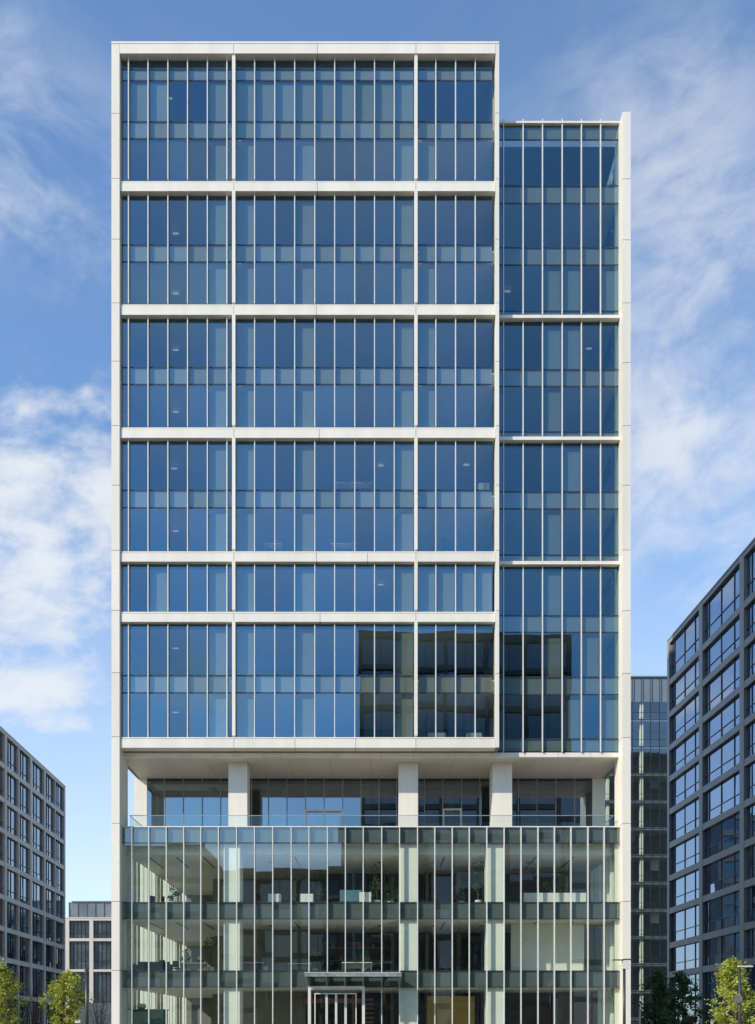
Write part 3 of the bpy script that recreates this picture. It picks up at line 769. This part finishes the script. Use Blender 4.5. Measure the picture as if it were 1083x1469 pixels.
# ------------------------------------------------------------------ neighbouring buildings
def grid_building(name, label, cat, loc, rz, piers, bands, z_top, depth, recess, mat, gmat, body_x, mull=(), trans=.32, thin=(), body_mat=None, base_z=0):
    """framed facade along local x, inward +y: piers [(x0,x1)], bands [(z0,z1)], one window part per opening"""
    t = empty(name, loc, rz); tag(t, label, cat)
    mb = MB()
    px0, px1 = piers[0][0], piers[-1][1]
    for (a, b) in piers: mb.box(a, b, 0, recess, 0, z_top-.004)
    for (a, b) in bands:
        for (p, q) in zip(piers[:-1], piers[1:]): mb.box(p[1], q[0], .02, recess, a, b)
    mb.box(px0-.03, px1+.03, -.03, recess+.2, z_top-.12, z_top+.05)
    mb.build('facade_frame', M[mat], t)
    box_obj('body', M[body_mat or mat], t, body_x[0], body_x[1], recess+.10, depth, 0, z_top-.3)
    box_obj('roof', M['roof'], t, body_x[0]+.3, body_x[1]-.3, recess+.4, depth-.3, z_top-.29, z_top-.1)
    edges = [0]+[b for ab in bands for b in ab]
    opens = [(edges[i], edges[i+1]) for i in range(0, len(edges)-1, 2)]
    for (p, q) in zip(piers[:-1], piers[1:]):
        a, b = p[1], q[0]
        for (z0, z1) in opens:
            if z1-z0 < .4: continue
            cuts = [a]+[a+(b-a)*m for m in mull]+[b]
            g = MB(); fr = MB()
            for c0, c1 in zip(cuts[:-1], cuts[1:]):
                zt = z0+(z1-z0)*trans if trans else z0
                if trans:
                    pane(g, c0, c1, recess-.02, z0, zt, 0, .004); pane(g, c0, c1, recess-.02, zt, z1, 0, .004)
                else: pane(g, c0, c1, recess-.02, z0, z1, 0, .004)
            w = g.build('window', M[gmat], t)
            for c in cuts[1:-1]: fr.box(c-.04, c+.04, recess-.09, recess-.03, z0, z1)
            if trans: fr.box(a, b, recess-.085, recess-.032, z0+(z1-z0)*trans-.035, z0+(z1-z0)*trans+.035)
            for th in thin: fr.box(a+(b-a)*th-.16, a+(b-a)*th+.16, .12, recess-.091, z0, z1, 1)
            if fr.v: fr.build('window_frame', [M['alu_dark'], M[mat]], w)
    return t

# dark framed block on the right (its long face looks at the plaza)
zr = 45.75
lv = [40.8, 37.15, 33.4, 29.9, 26.2, 22.4, 18.7, 15.0, 11.1, 7.8]
bands = [(z-.35, z+.30) for z in reversed(lv)]+[(zr-.55, zr-.03)]
piers = [(0, .65)]+[(9.65*i-.45, 9.65*i+.45) for i in range(1, 5)]
grid_building('office_block', 'dark anthracite gridded office block at the right edge, tall three-part windows reflecting sky', 'office block',
              (32.9, 105, 0), math.atan2(-1, .045), piers, bands, zr, 22, .34, 'anthracite', 'ng_right', (0, 39.0), (.12, .46, .80), .34)
# grey stone block on the left
zl = 35.8
lv = [z for z in (31.7, 27.8, 24.25, 20.5, 16.7, 13.1, 9.6)]+[5.4]
bands = [(z-.28, z+.28) for z in reversed(lv)]+[(zl-.45, zl-.03)]
us = [0, 9.3, 14.8, 23.9, 29.4, 38.5, 44]
piers = sorted([(-u-.55, -u+.05) if u == 0 else (-u-.36, -u+.36) for u in us]); 
mid_p = [-4.7, -19.4, -34]
allp = sorted(piers+[(m-.15, m+.15) for m in mid_p])
grid_building('office_block', 'grey stone gridded office block at the left edge, narrow paired dark windows', 'office block',
              (-43.9, 130, 0), math.atan2(1, -.052), allp, bands, zl, 13, .32, 'stone', 'ng_left', (-44.4, 0.05), (.3, .52), .25)
# pale low block far behind on the left
d = 142.0
x0 = X(94, d)
pb = [(0, .55)]+[(3.95*i-.30, 3.95*i+.30) for i in range(1, 9)]
zz = [Z(1394, d), Z(1390.5, d), Z(1350, d), Z(1346, d), Z(1320.5, d), Z(1316.5, d)]
bands = [(2.6, 3.1), (zz[0], zz[1]), (zz[2], zz[3]), (zz[4], zz[5])]
lb = grid_building('low_office', 'low cream-framed office with a set-back glass top floor, behind the left block', 'office building',
                   (x0, d, 0), 0, pb, bands, Z(1316.4, d), 18, .5, 'cream', 'ng_far', (0, 31.9), (.18, .36, .55, .75), .30)
mb = MB()
hz0, hz1 = Z(1316, d)+.06, Z(1292.5, d)
for i in range(23): pane(mb, .05+i*1.35, .6+(i+1)*1.35, 1.5, hz0, hz1, 0, .002)
mb.box(.6, 31.6, 1.6, 14, hz0, hz1-.1, 1)
pw = mb.build('penthouse', [M['ng_pent'], M['grey_panel']], lb)
mb = MB()
for i in range(24): mb.box(.05+i*1.35-.05, .05+i*1.35+.05, 1.38, 1.48, hz0, hz1)
mb.box(.5, 31.7, 1.3, 1.55, hz1, hz1+.18); mb.build('mullion_row', M['grey_panel'], pw)
# glass block behind on the right
d = 126.0
xa, xb = X(855, d), X(972, d)
gb = empty('glass_office', (xa, d, 0)); tag(gb, 'slim blue-green glass office block in the gap right of the tower', 'office building')
W = xb-xa; zt = Z(970.5, d)
box_obj('body', M['core_dark'], gb, .1, W-.1, 4.0, 20, 0, zt-.3)
mb = MB(); mb.box(0, W, .15, .3, Z(1006, d), zt-.1)
mb.box(-.05, W+.05, -.05, 4.2, zt-.098, zt+.08); mb.build('top_panel', M['grey_panel'], gb)
fl = Z(1032, d); k = 0
zs = [Z(1006, d)]
while fl > 2: zs.append(fl); fl -= 3.71
zs.append(0)
for i, (z1, z0) in enumerate(zip(zs[:-1], zs[1:])):
    mb = MB(); n = 9
    for j in range(n):
        if z1-z0 > 2:
            pane(mb, W*j/n, W*(j+1)/n, 0, z0, z0+.95, 0, .003); pane(mb, W*j/n, W*(j+1)/n, 0, z0+.95, z1, 0, .003)
        else: pane(mb, W*j/n, W*(j+1)/n, 0, z0, z1, 0, .003)
    w = mb.build('window_band', M['glass_pod'], gb)
    mb = MB(); mb.box(0, W, .25, 3.9, z0-.25, z0+.18); mb.build('floor_edge', M['grey_panel'], w)
    mb = MB(); mb.box(.02, W-.02, -.03, .02, z0-.06, z0+.06)
    if z1-z0 > 2: mb.box(.02, W-.02, -.03, .02, z0+.92, z0+.98)
    mb.build('rail', M['alu_dark'], w)
mb = MB()
for j in range(10): mb.box(W*j/9-.04, W*j/9+.04, -.1, -.031, 0, zt-.1)
mb.build('mullion_row', M['alu_dark'], gb)
for px in (873, 922, 965):
    box_obj('inner_column', M['in_white'], gb, X(px, d)-xa-.2, X(px, d)-xa+.2, .45, 1.0, 0, Z(1007, d))
for (px, py, w, h, mt) in ((944, 1237, 1.1, 1.7, 'cream'), (944, 1315, 1.2, 1.4, 'cream'), (934, 1357, .9, 2.6, 'leaf_flat'), (944, 1120, 1.0, 1.2, 'core_grey'), (912, 1196, .5, 1.6, 'core_grey')):
    mm = M.get(mt, M['green_paint'])
    box_obj('inner_panel', mm, gb, X(px, d)-xa-w/2, X(px, d)-xa+w/2, 1.6, 1.7, Z(py, d)-h/2, Z(py, d)+h/2)

# buildings across the road, seen only as reflections in the glass
def simple_block(name, label, x0, x1, y0, depth, h, bayw, fh, mat, gmat, extra=None):
    """faces +y (towards the tower)"""
    W = x1-x0; n = max(2, int(W/bayw)); bw = W/n
    piers = [(bw*i-.35, bw*i+.35) for i in range(n+1)]
    bands = []; z = fh
    while z < h-1.5: bands.append((z-.5, z+.5)); z += fh
    bands.append((h-1.2, h-.03))
    return grid_building(name, label, 'office block', (x1, y0, 0), math.pi, piers, bands, h, depth, .5, mat, gmat, (0, W), (.5,), 0, (), 'opp')
OY = -45.0; OD = 60.45*2-OY
def ox(px): return (px-CX)/F*OD
def oz(py): return (HY-py)/F*OD+EYE
simple_block('opposite_tower', 'dark office tower across the road, mirrored in the tower windows', ox(519), ox(818), OY, 26, oz(906), 7.0, 7.4, 'opp', 'ng_opp')
simple_block('opposite_block', 'broad dark block with lower roof beside the mirrored dark tower', ox(819), ox(1150), OY-.3, 26, oz(1098), 8.0, 7.0, 'opp', 'ng_opp')
simple_block('opposite_podium', 'dark podium in front of the mirrored tower, a step wider at its foot', ox(490), ox(806), OY+1.2, 1.1, oz(1168), 8, 6.0, 'opp', 'ng_opp')
simple_block('opposite_low_block', 'low dark brown block mirrored in the top podium floor', ox(303), ox(484), OY-6, 20, oz(1250)+1.6, 6.0, 5.0, 'opp2', 'ng_opp')
simple_block('opposite_corner_block', 'mid-height brown block mirrored at the left end of the podium', ox(95), ox(276), OY-10, 20, oz(1196), 7.0, 6.0, 'opp2', 'ng_opp')

grid_building('rear_block', 'dark block behind the tower, mirrored in the windows of the anthracite block', 'office block', (-16.3, 160, 0), 0,
              [(5.6*i-.35, 5.6*i+.35) for i in range(4)], [(4*k-.5, 4*k+.5) for k in range(1, 10)]+[(38.8, 39.7)], 39.8, 7, .4, 'rear', 'ng_rear', (0, 16.8), (.5,), 0, (), 'rear')
# ------------------------------------------------------------------ trees
def tree(name, label, px, d, h, w, lmat, n_clump, per, size, group, base=.24, rise=1.0):
    x = X(px, d)
    t = empty(name, (x, d, 0)); tag(t, label, 'tree', group)
    tr = MB(); lf = MB()
    tr.tube([(0, 0, 0), (.03, .02, h*.3), (-.04, .03, h*.6), (.02, 0, h*.88)], [h*.018+.03, h*.015+.02, h*.009+.012, .015], 8)
    lean = random.uniform(-.25, .25)
    seeds = [(random.uniform(0, 6.28), random.uniform(.6, 1.4), random.uniform(1, 3)) for _ in range(5)]
    for i in range(n_clump):
        u = (i+.5)/n_clump
        zc = base + (1-base)*u**.9
        # egg-shaped, broken outline
        q = (zc-base)/(1-base)
        env = (math.sin(math.pi*min(1, q*.88+.12)))**.65*(1.0-.25*q)
        a = random.uniform(0, 6.28)
        wob = 1+.30*math.sin(a*2+seeds[0][0]+q*6)+.2*math.sin(a*3+seeds[1][0]-q*11)
        rr = w*.5*env*wob*math.sqrt(random.uniform(.08, 1))
        c = Vector((math.cos(a)*rr+lean*q*q*w*.5, math.sin(a)*rr, zc*h*rise))
        cs = w*.10*random.uniform(.5, 1.4)
        for _ in range(int(per*random.uniform(.5, 1.3))):
            p = Vector((random.gauss(0, .55), random.gauss(0, .55), random.gauss(0, .42)))*cs + c
            leaf(lf, p, size*random.uniform(.6, 1.35))
        if i % 4 == 0:
            zb = max(.18*h, (zc-.2)*h)
            tr.tube([(0, 0, zb), (c.x*.5, c.y*.5, (zb+c.z)*.52), tuple(c)], [.035, .022, .008], 5)
    tr.build('trunk', M['bark'], t, True); lf.build('crown', M[lmat], t)
    return t
G = 'young street trees on the plaza'
tree('street_tree', 'lime-green young tree cut by the left edge, before the grey stone block', 3, 88, Z(1384, 88), 4.5, 'leaf_lime', 150, 40, .25, G)
tree('street_tree', 'rounded lime-green young tree before the corner of the grey stone block', 91, 90, Z(1396, 90), 4.2, 'leaf_lime', 150, 40, .25, G)
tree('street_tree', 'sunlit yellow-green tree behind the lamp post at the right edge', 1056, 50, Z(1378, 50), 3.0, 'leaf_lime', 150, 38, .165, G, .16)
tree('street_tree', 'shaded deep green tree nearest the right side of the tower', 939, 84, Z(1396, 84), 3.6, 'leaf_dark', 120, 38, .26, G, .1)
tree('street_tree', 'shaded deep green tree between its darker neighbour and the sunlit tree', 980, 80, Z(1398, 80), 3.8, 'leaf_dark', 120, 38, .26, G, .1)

def bare_shrub(label, px, d, h, w):
    t = empty('bare_shrub', (X(px, d), d, 0)); tag(t, label, 'shrub', 'bare reddish shrubs')
    mb = MB(); tw = MB()
    for _ in range(16):
        a = random.uniform(0, 6.28); l = random.uniform(.6, 1)*h; s = random.uniform(.1, .5)*w
        p1 = Vector((math.cos(a)*s*.4, math.sin(a)*s*.4, l*.5)); p2 = Vector((math.cos(a)*s, math.sin(a)*s, l))
        mb.tube([(math.cos(a)*.06, math.sin(a)*.06, 0), p1, p2], [.03, .02, .008], 4)
        for _ in range(26):
            k = random.uniform(.25, 1); b = p1.lerp(p2, max(0, k*2-1)) if k > .5 else p1*(k*2)
            e = b+Vector((random.gauss(0, .28), random.gauss(0, .28), random.uniform(.05, .5)))
            tw.tube([b, e], [.012, .006], 3, cap=False)
    mb.build('stem', M['twig'], t); tw.build('twigs', M['twig'], t)
bare_shrub('bare brown shrub between the two lime-green trees on the left', 47, 92, 6.2, 2.4)
bare_shrub('bare brown shrub against the low wall, right of the dark lamp post on the left', 143, 92, 5.6, 3.0)
lw = empty('low_wall', (X(122, 96), 96, 0)); tag(lw, 'low pale stone wall behind the bare shrub, left of the tower', 'wall')
box_obj('wall_body', M['cream'], lw, -.5, 4.2, 0, .4, 0, Z(1441, 96)); box_obj('coping', M['cream'], lw, -.55, 4.25, -.05, .45, Z(1441, 96)+.003, Z(1441, 96)+.15)
lw = empty('low_wall', (X(903, 92), 92, 0)); tag(lw, 'low grey wall under the shaded trees, right of the tower', 'wall')
box_obj('wall_body', M['stone'], lw, 0, 4.8, 0, .4, 0, Z(1468, 92)); box_obj('coping', M['cream'], lw, -.05, 4.85, -.05, .45, Z(1468, 92)+.003, Z(1467, 92)+.1)

# ------------------------------------------------------------------ lamps and sign
t = empty('street_lamp', (X(124.5, 82), 82, 0)); tag(t, 'plain dark lamp column left of the tower, before the low cream office', 'street lamp')
h = Z(1389, 82)
mb = MB(); mb.tube([(0, 0, 0), (0, 0, h-.5)], [.17, .15], 12); mb.build('pole', M['lamp_metal'], t, True)
mb = MB(); mb.tube([(0, 0, h-.499), (0, 0, h-.1), (0, 0, h)], [.2, .2, .12], 12); mb.build('lamp_head', M['lamp_metal'], t)
mb = MB(); mb.tube([(0, 0, 0), (0, 0, .8)], [.22, .21], 12); mb.build('base', M['lamp_metal'], t)

d = 50.0
t = empty('street_lamp', (X(895.5, d), d, 0)); tag(t, 'slim lamp post with flat arm in front of the tower right end column', 'street lamp')
zb = Z(1390, d)
mb = MB(); mb.tube([(0, 0, 0), (0, 0, zb)], [.085, .075], 12); mb.build('pole', M['lamp_metal'], t, True)
mb = MB(); mb.box(-.20, .27, -.14, .14, zb+.004, zb+.035)
mb.box(-.10, .24, -.12, .12, zb+.036, Z(1376.5, d)-.03); mb.build('bracket', M['lamp_pale'], t)
mb = MB(); n = 0
zt = Z(1376.5, d)
mb.box(-.05, .40, -.13, .13, zt-.028, zt+.035); mb.box(-.62, -.051, -.13, .13, zt-.05, zt+.0); mb.build('lamp_head', M['lamp_metal'], t)

d = 45.0
t = empty('street_lamp', (X(1061, d), d, 0)); tag(t, 'dark lamp post with a short arm before the sunlit tree at the right edge', 'street lamp')
zt = Z(1387, d)
mb = MB(); mb.tube([(0, 0, 0), (0, 0, zt)], [.075, .06], 12); mb.build('pole', M['lamp_metal'], t, True)
mb = MB(); mb.box(-.07, .62, -.10, .10, zt-.01, zt+.05); mb.build('lamp_head', M['lamp_pale'], t)
mb = MB(); mb.tube([(0, 0, 0), (0, 0, .7)], [.11, .10], 12); mb.build('base', M['lamp_metal'], t)
sg = empty('round_sign', (X(1057, d), d-.11, Z(1433, d)), R(-58)); tag(sg, 'round grey sign fixed to the lamp post at the right edge', 'sign')
mb = MB(); mb.tube([(0, -.02, 0), (0, 0, 0)], [.21, .21], 24); mb.build('disc', M['sign'], sg)
mb = MB(); mb.tube([(0, .001, 0), (0, .02, 0)], [.225, .225], 24); mb.box(-.05, .22, .021, .06, -.03, .03); mb.build('rim', M['alu_mid'], sg)
t = empty('bollard', (X(917.5, 70), 70, 0)); tag(t, 'pale slim bollard post beside the shaded trees, right of the tower', 'bollard')
mb = MB(); mb.tube([(0, 0, 0), (0, 0, Z(1446, 70))], [.07, .07], 10); mb.build('post', M['lamp_pale'], t, True)
mb = MB(); mb.tube([(0, 0, Z(1446, 70)+.002), (0, 0, Z(1446, 70)+.06)], [.08, .05], 10); mb.build('cap', M['lamp_pale'], t)

# ------------------------------------------------------------------ daylight
AZ, EL = 56.0, 32.7                     # sun: 56 deg left of the facade normal, 32.7 deg up
sd = Vector((-math.sin(R(AZ))*math.cos(R(EL)), -math.cos(R(AZ))*math.cos(R(EL)), math.sin(R(EL))))
sun = bpy.data.lights.new('sun', 'SUN'); sun.energy = 5.0; sun.angle = R(.53); sun.color = (1, .935, .82)
so = bpy.data.objects.new('sun', sun); col.objects.link(so)
so.rotation_euler = sd.to_track_quat('Z', 'Y').to_euler(); so.location = (-60, -40, 90)

w = bpy.data.worlds.new('World'); scn.world = w; w.use_nodes = True
nt = w.node_tree; nt.nodes.clear(); N, L = nt.nodes, nt.links
out = N.new('ShaderNodeOutputWorld'); bg = N.new('ShaderNodeBackground'); STR = .15; bg.inputs[1].default_value = STR
L.new(bg.outputs[0], out.inputs[0])
sky = N.new('ShaderNodeTexSky'); sky.sky_type = 'NISHITA'; sky.sun_disc = False
sky.sun_elevation = R(EL); sky.sun_rotation = math.atan2(sd.x, sd.y)
sky.air_density = 1.0; sky.dust_density = .15; sky.ozone_density = 2.0; sky.altitude = 50
def mth(op, a, b=None, c=None, clamp=False):
    n = N.new('ShaderNodeMath'); n.operation = op; n.use_clamp = clamp
    for i, v in enumerate((a, b, c)):
        if v is None: continue
        if isinstance(v, (int, float)): n.inputs[i].default_value = v
        else: L.new(v, n.inputs[i])
    return n.outputs[0]
tc = N.new('ShaderNodeTexCoord'); sp = N.new('ShaderNodeSeparateXYZ'); L.new(tc.outputs['Generated'], sp.inputs[0])
dx, dy, dz = sp.outputs
ay = mth('MAXIMUM', mth('ABSOLUTE', dy), .12)
U, V = mth('DIVIDE', dx, ay), mth('DIVIDE', dz, ay)
front = mth('GREATER_THAN', dy, 0.0); back = mth('SUBTRACT', 1.0, front)
cv = N.new('ShaderNodeCombineXYZ'); L.new(U, cv.inputs[0]); L.new(V, cv.inputs[1]); L.new(mth('MULTIPLY', front, 3.7), cv.inputs[2])
def gauss(px, py, rx, ry, amp=1.0):
    u0, v0 = (px-CX)/F, (HY-py)/F
    a = mth('DIVIDE', mth('SUBTRACT', U, u0), rx/F); b = mth('DIVIDE', mth('SUBTRACT', V, v0), ry/F)
    return mth('MULTIPLY', mth('EXPONENT', mth('MULTIPLY', mth('ADD', mth('MULTIPLY', a, a), mth('MULTIPLY', b, b)), -1.0)), amp)
def noise(scale, rot=0, sx=1, sy=1, detail=8, rough=.6, dist=0, off=(0, 0, 0)):
    mp = N.new('ShaderNodeMapping'); mp.inputs['Rotation'].default_value = (0, 0, R(rot)); mp.inputs['Location'].default_value = off
    L.new(cv.outputs[0], mp.inputs['Vector'])
    m2 = N.new('ShaderNodeMapping'); m2.inputs['Scale'].default_value = (sx, sy, 1); L.new(mp.outputs[0], m2.inputs['Vector'])
    n = N.new('ShaderNodeTexNoise'); n.inputs['Scale'].default_value = scale; n.inputs['Detail'].default_value = detail
    n.inputs['Roughness'].default_value = rough; n.inputs['Distortion'].default_value = dist
    L.new(m2.outputs[0], n.inputs['Vector']); return n.outputs['Fac']
def ramp(v, lo, hi, smooth=True):
    m = N.new('ShaderNodeMapRange'); m.interpolation_type = 'SMOOTHSTEP' if smooth else 'LINEAR'
    m.inputs[1].default_value = lo; m.inputs[2].default_value = hi; L.new(v, m.inputs[0]); return m.outputs[0]
def addm(*a):
    r = a[0]
    for b in a[1:]: r = mth('ADD', r, b)
    return r
# heaped clouds on the left, thin wisps upper left, streaky cirrus on the right
m_cu = addm(gauss(50, 690, 180, 100, .66), gauss(110, 860, 120, 90, .74), gauss(95, 585, 120, 48, .62), gauss(-20, 870, 130, 120, .5), gauss(140, 700, 70, 60, .3), gauss(30, 1000, 170, 32, .5), gauss(90, 1045, 110, 16, .42), gauss(110, 1275, 150, 30, .5))
cu_n = mth('ADD', mth('MULTIPLY', noise(6.5, 6, 1, 1.6, 10, .58, .4), .62), mth('MULTIPLY', noise(15, -8, 1, 1.5, 9, .6, .3, (4, 9, 0)), .38))
cu = mth('MULTIPLY', ramp(mth('ADD', cu_n, mth('MULTIPLY', mth('SUBTRACT', m_cu, .62), .22)), .37, .64), mth('MINIMUM', mth('MULTIPLY', m_cu, 1.8), .90))
m_wi = addm(gauss(40, 220, 170, 120, 1.0), gauss(30, 315, 110, 50, .7), gauss(125, 395, 70, 40, .8), gauss(10, 60, 60, 70, .6))
wi_n = mth('ADD', mth('MULTIPLY', noise(5, 38, 1, 1.8, 9, .6, .5, (3, 1, 0)), .65), mth('MULTIPLY', noise(14, 30, 1, 1.5, 8, .6, .4, (1, 6, 0)), .35))
wi = mth('MULTIPLY', mth('MULTIPLY', ramp(wi_n, .38, .66), m_wi), .5)
m_ci = addm(gauss(1000, 480, 230, 330, .9), gauss(960, 620, 120, 100, .4), gauss(960, 170, 150, 170, .5), gauss(1000, 800, 250, 160, .6))
ci_n = mth('ADD', mth('MULTIPLY', noise(5, -42, 1, 1.9, 9, .6, .5, (7, 2, 0)), .7), mth('MULTIPLY', noise(16, -30, 1, 1.5, 8, .6, .4, (2, 5, 0)), .3))
ci = mth('MULTIPLY', mth('ADD', mth('MULTIPLY', ramp(ci_n, .38, .66), .50), .10), m_ci)
hz = mth('MULTIPLY', ramp(V, .62, .02, False), mth('ADD', .46, mth('MULTIPLY', noise(5, 0, 1, 5, 6, .55), .35)))
fr_c = mth('MULTIPLY', front, mth('MAXIMUM', mth('MAXIMUM', cu, wi), mth('MAXIMUM', ci, hz)))
m_bk = addm(gauss(215, 430, 110, 60, .5), gauss(230, 1000, 120, 70, 1.1), gauss(330, 1230, 160, 40, .5), gauss(640, 230, 200, 120, .15))
bk_c = mth('MULTIPLY', back, mth('MULTIPLY', ramp(noise(5, 20, 1, 1.8, 7, .55, .3), .38, .68), m_bk))
cloud = mth('MINIMUM', mth('ADD', fr_c, bk_c), .96)
# clear-sky colour, cooled a little
hs = N.new('ShaderNodeVectorMath'); hs.operation = 'MULTIPLY'; L.new(sky.outputs[0], hs.inputs[0]); hs.inputs[1].default_value = (1.33, 1.53, 1.66)
mx = N.new('ShaderNodeMix'); mx.data_type = 'RGBA'; mx.clamp_factor = True
L.new(cloud, mx.inputs['Factor']); L.new(hs.outputs[0], mx.inputs['A'])
cc = N.new('ShaderNodeCombineXYZ')
for i, v in enumerate((.86, .89, .93)): cc.inputs[i].default_value = v/STR
L.new(cc.outputs[0], mx.inputs['B'])
L.new(mx.outputs['Result'], bg.inputs[0])

# ------------------------------------------------------------------ camera and render settings
cam = bpy.data.cameras.new('camera'); cam.sensor_fit = 'VERTICAL'; cam.sensor_height = 36.0
cam.lens = F/1469*36.0; cam.shift_y = (HY-734.5)/1469; cam.clip_start = .1; cam.clip_end = 6000
co = bpy.data.objects.new('camera', cam); col.objects.link(co)
co.location = (0, 0, EYE); co.rotation_euler = (R(90), 0, 0)
scn.camera = co
scn.view_settings.view_transform = 'Standard'; scn.view_settings.look = 'None'; scn.view_settings.exposure = 0
scn.render.engine = 'CYCLES'
c = scn.cycles
c.caustics_reflective = False; c.caustics_refractive = False
c.max_bounces = 10; c.transparent_max_bounces = 24; c.glossy_bounces = 5; c.diffuse_bounces = 4
c.use_denoising = True; c.sample_clamp_indirect = 8
